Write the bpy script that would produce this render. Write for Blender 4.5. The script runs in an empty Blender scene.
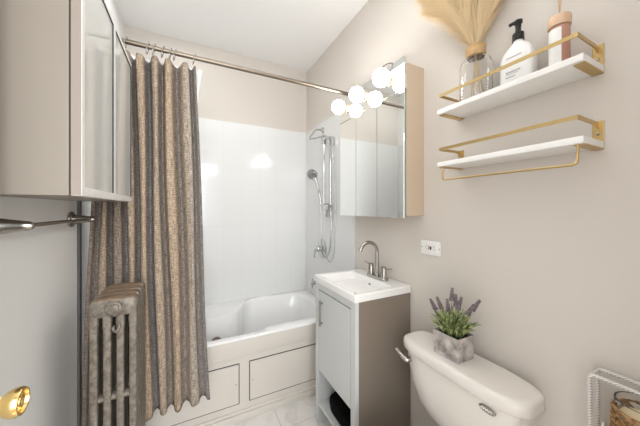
import bpy, bmesh, math, random
from mathutils import Vector, Matrix
C = bpy.context.scene.collection
S = bpy.context.scene
PI = math.pi

# ------------------------------------------------------------ camera
cam_d = bpy.data.cameras.new('camera'); cam = bpy.data.objects.new('camera', cam_d); C.objects.link(cam)
cam.location = (0, 0, 1.3)
cam.rotation_euler = (math.radians(90), 0, -0.468)
cam_d.sensor_fit = 'HORIZONTAL'; cam_d.sensor_width = 36.0
cam_d.lens = 36.0*258.5/640.0
cam_d.shift_y = -4.1/640.0
cam_d.clip_start = 0.02
S.camera = cam

# ------------------------------------------------------------ world, exposure
w = bpy.data.worlds.new('world'); S.world = w; w.use_nodes = True
w.node_tree.nodes['Background'].inputs[0].default_value = (0.98, 0.99, 1.0, 1)
w.node_tree.nodes['Background'].inputs[1].default_value = 2.25
S.view_settings.view_transform = 'Standard'
S.view_settings.look = 'None'
S.view_settings.exposure = 0.5
S.view_settings.gamma = 1.0
S.view_settings.use_curve_mapping = False

def area(name, loc, target, size, power, color=(1, .96, .91)):
    l = bpy.data.lights.new(name, 'AREA'); l.shape = 'RECTANGLE'; l.size, l.size_y = size
    l.energy = power; l.color = color
    o = bpy.data.objects.new(name, l); C.objects.link(o); o.location = loc
    o.rotation_euler = (Vector(target)-Vector(loc)).to_track_quat('-Z', 'Y').to_euler()
    return o
area('hall_fill', (-0.05, -1.3, 1.7), (0.1, 1.4, 1.2), (0.7, 1.6), 23.5, (.93, .97, 1))  # added fill in the unseen hall, shining in through the doorway
area('bounce_fill', (0.2, 0.1, 1.95), (0.25, 0.5, 2.66), (0.4, 0.4), 4, (.93, .97, 1))  # added fill aimed upwards to lift the ceiling; no lamp hangs here
area('overhead_fill', (0.35, 0.9, 2.64), (0.3, 0.9, 0), (0.6, 0.6), 2.2, (.93, .97, 1))  # added overhead fill, not a fixture of the room
area('alcove_fill', (-0.1, 1.85, 2.64), (0.1, 1.85, 0), (0.3, 0.3), 1.9, (.97, .985, 1))  # added fill above the tub to brighten the tiled alcove
GLOBE = 22.0

# ------------------------------------------------------------ materials
def mat(name, col, rough=.5, metal=0, spec=.5, trans=0, ior=1.45, emit=0, coat=0, bump=None, vary=None, alpha=1, sss=0):
    m = bpy.data.materials.new(name); m.use_nodes = True
    n = m.node_tree.nodes; L = m.node_tree.links; b = n['Principled BSDF']
    c = (*col, 1)
    b.inputs['Base Color'].default_value = c; b.inputs['Roughness'].default_value = rough
    b.inputs['Metallic'].default_value = metal; b.inputs['IOR'].default_value = ior
    b.inputs['Specular IOR Level'].default_value = spec
    b.inputs['Transmission Weight'].default_value = trans; b.inputs['Coat Weight'].default_value = coat
    b.inputs['Coat Roughness'].default_value = .08; b.inputs['Alpha'].default_value = alpha
    if emit:
        b.inputs['Emission Color'].default_value = c; b.inputs['Emission Strength'].default_value = emit
    if bump or vary:
        tc = n.new('ShaderNodeTexCoord')
    if bump:   # (scale, strength, distance)
        nt = n.new('ShaderNodeTexNoise'); nt.inputs['Scale'].default_value = bump[0]; nt.inputs['Detail'].default_value = 5
        bp = n.new('ShaderNodeBump'); bp.inputs['Strength'].default_value = bump[1]; bp.inputs['Distance'].default_value = bump[2]
        L.new(tc.outputs['Object'], nt.inputs['Vector']); L.new(nt.outputs['Fac'], bp.inputs['Height']); L.new(bp.outputs['Normal'], b.inputs['Normal'])
    if vary:   # (colour2, scale, lo, hi)
        nt = n.new('ShaderNodeTexNoise'); nt.inputs['Scale'].default_value = vary[1]; nt.inputs['Detail'].default_value = 6
        cr = n.new('ShaderNodeValToRGB'); cr.color_ramp.elements[0].position = vary[2]; cr.color_ramp.elements[1].position = vary[3]
        cr.color_ramp.elements[0].color = c; cr.color_ramp.elements[1].color = (*vary[0], 1)
        L.new(tc.outputs['Object'], nt.inputs['Vector']); L.new(nt.outputs['Fac'], cr.inputs['Fac']); L.new(cr.outputs['Color'], b.inputs['Base Color'])
    return m

M = {}
M['wall'] = mat('greige_paint', (.665, .615, .56), .6, bump=(90, .05, .002))
M['wall_left'] = mat('pale_grey_paint', (.84, .84, .825), .5, bump=(90, .05, .002))
M['ceil'] = mat('ceiling_paint', (.90, .895, .885), .8)
M['white_gloss'] = mat('white_acrylic', (.86, .855, .845), .12)
M['ceramic'] = mat('white_ceramic', (.74, .70, .65), .08, coat=.5)
M['sinkwhite'] = mat('white_sink_ceramic', (.86, .85, .83), .08, coat=.5)
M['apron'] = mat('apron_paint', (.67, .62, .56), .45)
M['seam'] = mat('dark_seam', (.05, .045, .04), .8)
M['greytrim'] = mat('grey_trim_paint', (.11, .105, .10), .5)
M['chrome'] = mat('chrome', (.58, .585, .59), .10, 1)
M['nickel'] = mat('brushed_nickel', (.42, .40, .37), .25, 1)
M['bronze'] = mat('brushed_bronze_rod', (.27, .225, .18), .4, 1)
M['gold'] = mat('brushed_gold', (.58, .42, .19), .36, 1, bump=(300, .1, .001))
M['brass'] = mat('polished_brass', (.80, .58, .24), .15, 1)
M['ivory'] = mat('ivory_enamel', (.80, .70, .47), .3)
M['shelf'] = mat('white_shelf_lacquer', (.88, .865, .84), .35)
M['mirror'] = mat('mirror_glass', (.93, .945, .93), .015, 1)
M['mirror_edge'] = mat('mirror_edge_glass', (.25, .33, .30), .2, .3)
M['cabside'] = mat('cream_cabinet_side', (.60, .48, .36), .45)
M['cab'] = mat('warm_grey_laminate', (.275, .24, .20), .4)
M['cabedge'] = mat('taupe_edge_band', (.30, .255, .215), .5)
M['cabfront'] = mat('white_cabinet_frame', (.80, .79, .77), .35)
M['cabglass'] = mat('frosted_pane', (.68, .69, .67), .06, 0, .8, ior=1.9)
M['van_front'] = mat('vanity_grey_lacquer', (.60, .61, .60), .4)
M['van_side_shade'] = mat('vanity_grey_shaded', (.225, .185, .148), .45)  # vanity grey darkened: the side's shade is put into its colour
M['black'] = mat('black_fabric', (.006, .006, .006), .95, spec=.1)
M['blackpl'] = mat('black_plastic', (.012, .011, .011), .3)
M['bottle'] = mat('white_bottle_plastic', (.86, .85, .83), .3)
M['text'] = mat('grey_print', (.36, .35, .34), .7)
M['whitelabel'] = mat('white_label', (.87, .86, .84), .5)
M['copper'] = mat('rose_brown_glass', (.50, .27, .20), .2, 0)
M['wood'] = mat('pale_wood', (.74, .52, .36), .55, vary=((.60, .40, .26), 25, .3, .8))
M['cork'] = mat('cork_collar', (.42, .26, .12), .8, vary=((.66, .44, .22), 60, .3, .8))
M['glass'] = mat('clear_glass', (1, 1, 1), .01, trans=1, ior=1.4)
M['straw'] = mat('dried_stem', (.66, .49, .27), .8)
M['pampas'] = mat('pampas_plume', (.84, .67, .43), .9, spec=.1)
M['purple'] = mat('lavender_bud', (.17, .125, .15), .8, vary=((.33, .27, .29), 80, .4, .7))
M['leaf'] = mat('leaf_green', (.07, .12, .035), .6, vary=((.42, .46, .20), 55, .40, .60))
M['rope'] = mat('white_wrapped_cord', (.72, .69, .64), .8)
M['wax'] = mat('cream_wax', (.76, .62, .38), .5)
M['twig'] = mat('woven_twig', (.22, .105, .04), .75, vary=((.55, .34, .15), 60, .4, .7))
M['curved_shell'] = mat('plain_white', (.87, .85, .82), .7)
M['soil'] = mat('dark_soil', (.03, .022, .015), 1)
M['globe'] = mat('lit_globe', (1, .97, .93), .3, emit=GLOBE)
M['tan_socket'] = mat('warm_metal_socket', (.66, .45, .28), .3, .8)
M['liner'] = mat('white_liner', (.86, .85, .84), .5)
M['door'] = mat('white_door_paint', (.78, .77, .75), .4)
M['hallfloor'] = mat('oak_floor', (.38, .26, .16), .5)
M['radhole'] = mat('radiator_recess', (.04, .035, .03), .9)

def cord_mat():
    m = bpy.data.materials.new('banded_white_cord'); m.use_nodes = True
    n = m.node_tree.nodes; L = m.node_tree.links; b = n['Principled BSDF']; b.inputs['Roughness'].default_value = .8
    tc = n.new('ShaderNodeTexCoord'); wv = n.new('ShaderNodeTexWave'); wv.bands_direction = 'DIAGONAL'; wv.inputs['Scale'].default_value = 85; wv.inputs['Distortion'].default_value = .6
    cr = n.new('ShaderNodeValToRGB'); cr.color_ramp.elements[0].position = .2; cr.color_ramp.elements[0].color = (.50, .46, .42, 1); cr.color_ramp.elements[1].position = .55; cr.color_ramp.elements[1].color = (.78, .75, .71, 1)
    L.new(tc.outputs['Object'], wv.inputs['Vector']); L.new(wv.outputs['Fac'], cr.inputs['Fac']); L.new(cr.outputs['Color'], b.inputs['Base Color'])
    return m
M['rope'] = cord_mat()

def tile_mat():
    m = bpy.data.materials.new('glossy_white_tile'); m.use_nodes = True
    n = m.node_tree.nodes; L = m.node_tree.links; b = n['Principled BSDF']
    b.inputs['Roughness'].default_value = .1
    tc = n.new('ShaderNodeTexCoord'); uv = tc.outputs['UV']
    br = n.new('ShaderNodeTexBrick'); br.offset = 0
    br.inputs['Color1'].default_value = (.785, .785, .775, 1); br.inputs['Color2'].default_value = (.775, .775, .765, 1)
    br.inputs['Mortar'].default_value = (.735, .73, .72, 1)
    br.inputs['Scale'].default_value = 1; br.inputs['Mortar Size'].default_value = .0016; br.inputs['Mortar Smooth'].default_value = .3
    br.inputs['Brick Width'].default_value = .152; br.inputs['Row Height'].default_value = .305
    bp = n.new('ShaderNodeBump'); bp.inputs['Strength'].default_value = .12; bp.inputs['Distance'].default_value = .001; bp.invert = True
    L.new(uv, br.inputs['Vector']); L.new(br.outputs['Color'], b.inputs['Base Color']); L.new(br.outputs['Fac'], bp.inputs['Height']); L.new(bp.outputs['Normal'], b.inputs['Normal'])
    return m
M['tile'] = tile_mat()

def marble(name, base, vein, scale, rough):
    m = bpy.data.materials.new(name); m.use_nodes = True
    n = m.node_tree.nodes; L = m.node_tree.links; b = n['Principled BSDF']; b.inputs['Roughness'].default_value = rough
    tc = n.new('ShaderNodeTexCoord'); no = n.new('ShaderNodeTexNoise'); no.inputs['Scale'].default_value = scale; no.inputs['Detail'].default_value = 8
    no.inputs['Distortion'].default_value = 1.2
    cr = n.new('ShaderNodeValToRGB'); e = cr.color_ramp.elements
    e[0].position = .44; e[0].color = (*base, 1); e[1].position = .56; e[1].color = (*base, 1)
    k = e.new(.50); k.color = (*vein, 1)
    L.new(tc.outputs['Object'], no.inputs['Vector']); L.new(no.outputs['Fac'], cr.inputs['Fac']); L.new(cr.outputs['Color'], b.inputs['Base Color'])
    return m
M['marble'] = marble('marble_tile', (.78, .75, .715), (.69, .66, .62), 4, .25)
M['grout'] = mat('floor_grout', (.38, .35, .32), .8)
M['potstone'] = mat('marbled_pot', (.22, .195, .18), .3, vary=((.62, .58, .55), 22, .35, .65))

def radiator_mat():
    m = bpy.data.materials.new('aged_cast_iron'); m.use_nodes = True
    n = m.node_tree.nodes; L = m.node_tree.links; b = n['Principled BSDF']
    b.inputs['Roughness'].default_value = .5; b.inputs['Metallic'].default_value = .35
    tc = n.new('ShaderNodeTexCoord'); no = n.new('ShaderNodeTexNoise'); no.inputs['Scale'].default_value = 60; no.inputs['Detail'].default_value = 8; no.inputs['Roughness'].default_value = .7
    cr = n.new('ShaderNodeValToRGB'); e = cr.color_ramp.elements
    e[0].position = .36; e[0].color = (.12, .098, .078, 1); e[1].position = .72; e[1].color = (.33, .295, .25, 1); k = e.new(.50); k.color = (.20, .172, .14, 1)
    L.new(tc.outputs['Object'], no.inputs['Vector']); L.new(no.outputs['Fac'], cr.inputs['Fac'])
    # rusty, worn-through metal on the top few centimetres
    sp = n.new('ShaderNodeSeparateXYZ'); L.new(tc.outputs['Object'], sp.inputs[0])
    ma = n.new('ShaderNodeMath'); ma.operation = 'MULTIPLY_ADD'; ma.inputs[1].default_value = 70; ma.inputs[2].default_value = -67.6; L.new(sp.outputs['Z'], ma.inputs[0])
    n2 = n.new('ShaderNodeTexNoise'); n2.inputs['Scale'].default_value = 22; n2.inputs['Detail'].default_value = 6; L.new(tc.outputs['Object'], n2.inputs['Vector'])
    m2 = n.new('ShaderNodeMath'); m2.operation = 'MULTIPLY'; m2.use_clamp = True; L.new(ma.outputs[0], m2.inputs[0]); L.new(n2.outputs['Fac'], m2.inputs[1])
    mx = n.new('ShaderNodeMix'); mx.data_type = 'RGBA'; L.new(m2.outputs[0], mx.inputs['Factor']); L.new(cr.outputs['Color'], mx.inputs['A'])
    mx.inputs['B'].default_value = (.33, .20, .11, 1)
    L.new(mx.outputs['Result'], b.inputs['Base Color'])
    bp = n.new('ShaderNodeBump'); bp.inputs['Strength'].default_value = .15; bp.inputs['Distance'].default_value = .0008
    L.new(no.outputs['Fac'], bp.inputs['Height']); L.new(bp.outputs['Normal'], b.inputs['Normal'])
    return m
M['iron'] = radiator_mat()

def curtain_mat():
    m = bpy.data.materials.new('striped_linen_weave'); m.use_nodes = True
    n = m.node_tree.nodes; L = m.node_tree.links; b = n['Principled BSDF']; b.inputs['Roughness'].default_value = .85
    b.inputs['Specular IOR Level'].default_value = .15
    tc = n.new('ShaderNodeTexCoord'); sp = n.new('ShaderNodeSeparateXYZ'); L.new(tc.outputs['UV'], sp.inputs[0])
    # stripes across the width (u counts folds, 0..8)
    dv = n.new('ShaderNodeMath'); dv.operation = 'DIVIDE'; dv.inputs[1].default_value = 8; L.new(sp.outputs['X'], dv.inputs[0])
    cr = n.new('ShaderNodeValToRGB'); e = cr.color_ramp.elements
    tan = (.40, .31, .225, 1); brown = (.25, .20, .16, 1); grey = (.25, .22, .195, 1); slate = (.185, .168, .158, 1); pale = (.34, .30, .265, 1)
    stops = [(0, brown), (.5, grey), (1, tan), (1.5, slate), (2, brown), (2.5, grey), (3, tan), (3.5, slate), (3.8, tan), (4.15, tan), (4.4, slate), (4.7, slate), (5.0, tan), (5.35, grey),
             (5.6, brown), (5.8, tan), (6.15, tan), (6.35, brown), (6.6, grey), (6.75, tan), (7.1, pale), (7.2, tan), (7.3, slate), (7.7, grey), (8, slate)]
    e[0].position = 0; e[0].color = stops[0][1]; e[1].position = 1; e[1].color = stops[-1][1]
    for p, c in stops[1:-1]:
        k = e.new(p/8); k.color = c
    L.new(dv.outputs[0], cr.inputs['Fac'])
    def threads(su, sv, lo, hi, a, bb):
        mp = n.new('ShaderNodeMapping'); mp.inputs['Scale'].default_value = (su, sv, 1); L.new(tc.outputs['UV'], mp.inputs['Vector'])
        no = n.new('ShaderNodeTexNoise'); no.inputs['Scale'].default_value = 1; no.inputs['Detail'].default_value = 3; L.new(mp.outputs[0], no.inputs['Vector'])
        mr = n.new('ShaderNodeMapRange'); mr.inputs[1].default_value = lo; mr.inputs[2].default_value = hi; mr.inputs[3].default_value = a; mr.inputs[4].default_value = bb
        L.new(no.outputs['Fac'], mr.inputs[0]); return mr.outputs[0]
    t1 = threads(7, 230, .35, .65, .62, 1.35); t2 = threads(45, 22, .35, .65, .66, 1.32)
    mu = n.new('ShaderNodeMath'); mu.operation = 'MULTIPLY'; L.new(t1, mu.inputs[0]); L.new(t2, mu.inputs[1])
    vm = n.new('ShaderNodeVectorMath'); vm.operation = 'SCALE'; L.new(cr.outputs['Color'], vm.inputs[0]); L.new(mu.outputs[0], vm.inputs['Scale'])
    L.new(vm.outputs[0], b.inputs['Base Color'])
    bp = n.new('ShaderNodeBump'); bp.inputs['Strength'].default_value = .35; bp.inputs['Distance'].default_value = .001
    L.new(mu.outputs[0], bp.inputs['Height']); L.new(bp.outputs['Normal'], b.inputs['Normal'])
    return m
M['curtain'] = curtain_mat()

# ------------------------------------------------------------ mesh helpers (all in world coordinates)
def rootloc(p):
    v = Vector((0, 0, 0))
    while p is not None:
        v += Vector(p.location); p = p.parent
    return v
def obj(name, bm, m, parent=None, smooth=False, angle=None):
    if parent is not None:
        bmesh.ops.translate(bm, verts=bm.verts, vec=-rootloc(parent))
    bmesh.ops.recalc_face_normals(bm, faces=bm.faces)
    me = bpy.data.meshes.new(name); bm.to_mesh(me); bm.free()
    for x in (m if isinstance(m, (list, tuple)) else [m]): me.materials.append(x)
    if smooth:
        for p in me.polygons: p.use_smooth = True
        if angle: me.set_sharp_from_angle(angle=math.radians(angle))
    o = bpy.data.objects.new(name, me); C.objects.link(o)
    if parent is not None: o.parent = parent
    return o
def tag(o, label, cat, group=None):
    o['label'] = label; o['category'] = cat
    if group: o['group'] = group
    return o
def thing(name, label, cat, loc, group=None):
    o = bpy.data.objects.new(name, None); o.empty_display_size = .05; C.objects.link(o); o.location = loc
    return tag(o, label, cat, group)
def struct(o):
    o['kind'] = 'structure'; return o
def box(bm, a, b, bev=0, seg=2, mi=0):
    x0, y0, z0 = [min(a[i], b[i]) for i in range(3)]; x1, y1, z1 = [max(a[i], b[i]) for i in range(3)]
    v = [bm.verts.new((x, y, z)) for x in (x0, x1) for y in (y0, y1) for z in (z0, z1)]
    fs = [bm.faces.new([v[i] for i in q]) for q in ((0, 1, 3, 2), (4, 6, 7, 5), (0, 4, 5, 1), (2, 3, 7, 6), (0, 2, 6, 4), (1, 5, 7, 3))]
    for f_ in fs: f_.material_index = mi
    if bev:
        es = list({e for f_ in fs for e in f_.edges})
        bmesh.ops.bevel(bm, geom=es, offset=bev, segments=seg, affect='EDGES', profile=.6)
    return bm
def B(a, b, bev=0, seg=2):
    return box(bmesh.new(), a, b, bev, seg)
def frames(pts):
    out = []; n = len(pts); prev = None
    for i in range(n):
        t = (pts[min(i+1, n-1)]-pts[max(i-1, 0)]).normalized()
        if prev is None:
            r = t.cross(Vector((0, 0, 1)))
            if r.length < 1e-3: r = t.cross(Vector((0, 1, 0)))
        else:
            r = prev-t*prev.dot(t)
        r.normalize(); prev = r; out.append((r, t.cross(r).normalized()))
    return out
def tube(bm, pts, r, n=12, cap=True):
    pts = [Vector(p) for p in pts]; fr = frames(pts); rings = []
    for i, p in enumerate(pts):
        rr = r[i] if isinstance(r, (list, tuple)) else r
        a, b = fr[i]
        rings.append([bm.verts.new(p+a*rr*math.cos(2*PI*k/n)+b*rr*math.sin(2*PI*k/n)) for k in range(n)])
    for i in range(len(rings)-1):
        for k in range(n): bm.faces.new((rings[i][k], rings[i][(k+1) % n], rings[i+1][(k+1) % n], rings[i+1][k]))
    if cap:
        bm.faces.new(rings[0]); bm.faces.new(rings[-1])
    return bm
def smooth_path(ctrl, sub=8):
    P = [Vector(c) for c in ctrl]; out = []
    for i in range(len(P)-1):
        p0 = P[max(i-1, 0)]; p1 = P[i]; p2 = P[i+1]; p3 = P[min(i+2, len(P)-1)]
        for k in range(sub):
            t = k/sub
            out.append(.5*((2*p1)+(p2-p0)*t+(2*p0-5*p1+4*p2-p3)*t*t+(3*p1-p0-3*p2+p3)*t**3))
    out.append(P[-1]); return out
def rounded(pts, rad, sub=6):
    P = [Vector(p) for p in pts]; out = [P[0]]
    for i in range(1, len(P)-1):
        a = (P[i-1]-P[i]); b = (P[i+1]-P[i]); r = min(rad, a.length*.49, b.length*.49)
        A = P[i]+a.normalized()*r; Bq = P[i]+b.normalized()*r
        for k in range(sub+1):
            t = k/sub; out.append((1-t)**2*A+2*t*(1-t)*P[i]+t*t*Bq)
    out.append(P[-1]); return out
def lathe(bm, prof, origin, axis=(0, 0, 1), n=28):
    """prof: (radius, height) pairs along axis"""
    ax = Vector(axis).normalized(); u = ax.cross(Vector((0, 0, 1)))
    if u.length < 1e-3: u = Vector((1, 0, 0))
    u.normalize(); v = ax.cross(u); o = Vector(origin); rings = []
    for r, h in prof:
        if r < 1e-6: rings.append([bm.verts.new(o+ax*h)])
        else: rings.append([bm.verts.new(o+ax*h+u*r*math.cos(2*PI*k/n)+v*r*math.sin(2*PI*k/n)) for k in range(n)])
    for i in range(len(rings)-1):
        A, D = rings[i], rings[i+1]
        for k in range(n):
            q = [A[k % len(A)], A[(k+1) % len(A)], D[(k+1) % len(D)], D[k % len(D)]]
            q = list(dict.fromkeys(q))
            if len(q) > 2: bm.faces.new(q)
    return bm
def loft(bm, rings, cap0=True, cap1=True):
    R = [[bm.verts.new(p) for p in r] for r in rings]; n = len(R[0])
    for i in range(len(R)-1):
        for k in range(n): bm.faces.new((R[i][k], R[i][(k+1) % n], R[i+1][(k+1) % n], R[i+1][k]))
    if cap0: bm.faces.new(R[0])
    if cap1: bm.faces.new(R[-1])
    return bm
def superel(cx, cy, a, b, z, e=4, n=56):
    out = []
    for k in range(n):
        t = 2*PI*k/n; c, s = math.cos(t), math.sin(t)
        out.append((cx+a*math.copysign(abs(c)**(2/e), c), cy+b*math.copysign(abs(s)**(2/e), s), z))
    return out
def sphere(bm, c, r, seg=24):
    bmesh.ops.create_uvsphere(bm, u_segments=seg, v_segments=seg//2, radius=r, matrix=Matrix.Translation(c)); return bm

# ------------------------------------------------------------ the room
XW, XL, YB, ZC, YF = 1.042, -.428, 2.36, 2.66, -.12
wr = struct(obj('wall_right', B((XW, YF, 0), (XW+.1, YB+.1, ZC)), M['wall']))
wl = struct(obj('wall_left', B((XL-.1, YF, 0), (XL, YB+.1, ZC)), M['wall_left']))
wb = struct(obj('wall_back', B((XL-.1, YB, 0), (XW+.1, YB+.1, ZC)), M['wall']))
bm = bmesh.new(); box(bm, (XL-.1, YF-.1, 0), (-.40, YF, ZC)); box(bm, (.42, YF-.1, 0), (XW+.1, YF, ZC)); box(bm, (-.40, YF-.1, 2.06), (.42, YF, ZC))
struct(obj('wall_front', bm, M['wall']))
struct(obj('ceiling', B((XL-.1, YF-.1, ZC), (XW+.1, YB+.1, ZC+.08)), M['ceil']))
# marble floor tiles
bm = bmesh.new(); box(bm, (XL-.1, YF-.1, -.05), (XW+.1, YB+.1, -.002), mi=1)
ys = [-.22, -.09, .22, .53, .84, 1.15, 1.46, 1.77]
for i in range(len(ys)-1):
    off = 0 if i % 2 else .305
    x = .49-.61*3+off-.305
    while x < XW:
        a, b_ = max(x+.0015, XL), min(x+.6085, XW)
        if b_ > a: box(bm, (a, ys[i]+.0015, -.004), (b_, ys[i+1]-.0015, 0))
        x += .61
struct(obj('floor', bm, [M['marble'], M['grout']]))
struct(obj('floor_hall', B((-1.2, -2.2, -.05), (1.6, YF-.1, 0)), M['hallfloor']))
# door casing round the doorway the camera stands in
bm = bmesh.new()
box(bm, (.42, YF, 0), (.49, YF+.015, 2.13), .003); box(bm, (-.425, YF, 2.06), (.42, YF+.015, 2.13), .003)
struct(obj('trim_1', bm, M['door']))

def uvpanel(name, parent, a, b, axis):
    bm = B(a, b); 
    bmesh.ops.translate(bm, verts=bm.verts, vec=-rootloc(parent))
    uvl = bm.loops.layers.uv.new('UVMap')
    for f_ in bm.faces:
        for l in f_.loops:
            c = l.vert.co
            l[uvl].uv = ((c.x if axis == 'x' else c.y)+.04, c.z+.07)
    bmesh.ops.recalc_face_normals(bm, faces=bm.faces)
    me = bpy.data.meshes.new(name); bm.to_mesh(me); bm.free(); me.materials.append(M['tile'])
    o = bpy.data.objects.new(name, me); C.objects.link(o); o.parent = parent; return o
ZT = 2.053; RIM = .505
uvpanel('tile_surround', wb, (XL, YB-.008, .44), (XW, YB, ZT), 'x')
uvpanel('tile_surround', wr, (XW-.008, 1.515, 0.0), (XW, YB-.008, ZT), 'y')
uvpanel('tile_surround', wl, (XL, 1.478, 0.0), (XL+.008, YB-.008, ZT), 'y')
struct(obj('trim_2', B((XL, 1.452, 0), (XL+.009, 1.478, 2.2), .002), M['greytrim']))

# ------------------------------------------------------------ bathtub
tub = thing('bathtub', 'white alcove bathtub with a sculpted rim and a panelled apron', 'bathtub', (.3, 2.0, 0))
y0, y1 = 1.638, YB-.009
xa, xb = XL+.009, XW-.009
def inner(z, shrink):
    # basin outline with arm-rest shoulders, counter-clockwise from above
    c = [(-.30, 1.69), (.05, 1.685), (.40, 1.685), (.50, 1.728), (.85, 1.728), (.945, 1.80), (.955, 2.0), (.945, 2.19), (.88, 2.262), (.70, 2.29),
         (.47, 2.285), (.37, 2.15), (.30, 2.06), (.12, 2.02), (-.20, 2.03), (-.345, 2.0), (-.37, 1.86), (-.355, 1.75)]
    P = [Vector((x, y, 0)) for x, y in c]; n = len(P); out = []
    for i in range(n):
        p0, p1, p2, p3 = P[i-1], P[i], P[(i+1) % n], P[(i+2) % n]
        for k in range(5):
            t = k/5
            out.append(.5*((2*p1)+(p2-p0)*t+(2*p0-5*p1+4*p2-p3)*t*t+(3*p1-p0-3*p2+p3)*t**3))
    cx, cy = .32, 1.93
    return [(cx+(p.x-cx)*(1-shrink), cy+(p.y-cy)*(1-shrink*1.1), z) for p in out]
# shoulder ledge: a second, wider outline just under the rim on the wall side
bm = bmesh.new()
I0 = inner(RIM, 0); n = len(I0)
def outer(p, z, yf=y0):
    # project from the basin centre onto the outer rectangle
    cx, cy = .3, 2.0; dx, dy = p[0]-cx, p[1]-cy; s = 1e9
    if dx > 0: s = min(s, (xb-cx)/dx)
    if dx < 0: s = min(s, (xa-cx)/dx)
    if dy > 0: s = min(s, (y1-cy)/dy)
    if dy < 0: s = min(s, (yf-cy)/dy)
    return (cx+dx*s, cy+dy*s, z)
corners = [(xa, y0), (xb, y0), (xb, y1), (xa, y1)]
O0 = [outer(p, RIM) for p in I0]
for cxy in corners:   # snap nearest projected point to each true corner
    j = min(range(n), key=lambda i: (O0[i][0]-cxy[0])**2+(O0[i][1]-cxy[1])**2); O0[j] = (cxy[0], cxy[1], RIM)
rings = [[(p[0], p[1], RIM-.013) for p in O0], [(p[0], p[1], RIM-.006) for p in O0],
         [(p[0]+(q[0]-p[0])*.12, p[1]+(q[1]-p[1])*.12, RIM) for p, q in zip(O0, I0)],
         [(p[0]+(q[0]-p[0])*.9, p[1]+(q[1]-p[1])*.9, RIM) for p, q in zip(O0, I0)],
         inner(RIM-.004, 0), inner(RIM-.02, .02), inner(.36, .07), inner(.22, .12), inner(.16, .17), inner(.14, .26), inner(.135, .6)]
loft(bm, rings, cap0=False)
obj('basin', bm, M['white_gloss'], tub, True, 40)
# front lip below the rim, recessed apron and its two access panels
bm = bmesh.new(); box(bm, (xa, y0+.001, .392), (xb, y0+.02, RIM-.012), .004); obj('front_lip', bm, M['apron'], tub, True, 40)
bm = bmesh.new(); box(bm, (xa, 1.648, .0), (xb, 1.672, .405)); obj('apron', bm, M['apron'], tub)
bm = bmesh.new(); box(bm, (xa, 1.628, 0), (xb, 1.649, .042), .003); box(bm, (xa, 1.638, .04), (xb, 1.649, .058), .005, 3)
obj('apron_skirting', bm, M['apron'], tub, True, 40)
for (pa, pb) in ((-.405, .276), (.335, 1.015)):
    bm = bmesh.new(); t = .0028
    for a, b_ in (((pa, .097), (pb, .097+2*t)), ((pa, .348-2*t), (pb, .348)), ((pa, .097), (pa+2*t, .348)), ((pb-2*t, .097), (pb, .348))):
        box(bm, (a[0], 1.6465, a[1]), (b_[0], 1.6485, b_[1]))
    pn = obj('access_panel', B((pa+.005, 1.6435, .1025), (pb-.005, 1.6485, .3425), .001), M['apron'], tub)
    sm = obj('panel_seam', bm, M['seam'], pn)
    xk = pb-.02 if pa < 0 else pa+.02
    kb = bmesh.new(); lathe(kb, [(0, 0), (.0035, 0), (.003, .003), (0, .003)], (xk, 1.6435, .225), (0, -1, 0), 12); obj('panel_catch', kb, M['nickel'], pn)
bm = bmesh.new(); ax = Vector((.10, -.90, .45)).normalized()
lathe(bm, [(.034, -.02), (.034, .004), (.030, .008), (.024, .006), (.022, .002), (.010, .002), (.009, .008), (0, .009)], (.175, 1.99, .345), ax)
obj('overflow_cover', bm, M['bronze'], tub, True, 40)

# ------------------------------------------------------------ shower fittings on the right wall
xt = XW-.008
sh = thing('shower_set', 'chrome shower column with slide rail, looped arm and hoses on the tiled wall', 'shower', (xt, 1.9, .9))
bm = bmesh.new(); lathe(bm, [(0, 0), (.030, 0), (.030, .006), (.018, .014), (0, .016)], (xt, 1.988, 1.975), (-1, 0, 0)); obj('wall_flange', bm, M['chrome'], sh, True, 40)
bm = bmesh.new(); tube(bm, smooth_path([(xt-.01, 1.988, 1.975), (1.0, 1.992, 1.983), (.968, 2.0, 1.975), (.935, 2.0, 1.935), (.912, 1.998, 1.902), (.925, 1.98, 1.893), (.955, 1.93, 1.893), (.985, 1.878, 1.895)]), .0075)
obj('shower_arm', bm, M['chrome'], sh, True)
bm = bmesh.new(); box(bm, (.967, 1.858, 1.83), (1.0, 1.892, 1.905), .01); tube(bm, [(.985, 1.87, 1.88), (.995, 1.79, 1.865)], .012); box(bm, (.982, 1.78, 1.80), (xt, 1.81, 1.875), .009)
obj('diverter', bm, M['chrome'], sh, True, 50)
bm = bmesh.new(); tube(bm, [(.983, 1.874, 1.84), (.983, 1.874, 1.31)], .0095); tube(bm, [(.983, 1.874, 1.34), (xt, 1.874, 1.34)], .008); obj('slide_rail', bm, M['chrome'], sh, True, 50)
bm = bmesh.new(); tube(bm, [(1.0, 1.794, 1.82), (1.0, 1.794, 1.32)], .0085); obj('riser_pipe', bm, M['chrome'], sh, True, 50)
bm = bmesh.new(); box(bm, (.968, 1.775, 1.29), (1.012, 1.86, 1.335), .01); tube(bm, [(.975, 1.89, 1.335), (.975, 1.84, 1.325)], .012); box(bm, (.965, 1.80, 1.235), (1.0, 1.835, 1.30), .008)
obj('slider', bm, M['chrome'], sh, True, 50)
bm = bmesh.new(); tube(bm, smooth_path([(.968, 1.9, 1.33), (.97, 1.9, 1.2), (.97, 1.892, 1.044), (.985, 1.93, .96), (1.01, 1.96, .93)]), .0055); obj('hose', bm, M['chrome'], sh, True)
bm = bmesh.new(); tube(bm, smooth_path([(.998, 1.79, 1.32), (.975, 1.735, 1.22), (.97, 1.74, 1.02), (.97, 1.79, .93), (.98, 1.86, .905), (1.005, 1.94, .92)]), .0065); obj('hose', bm, M['chrome'], sh, True)
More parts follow.
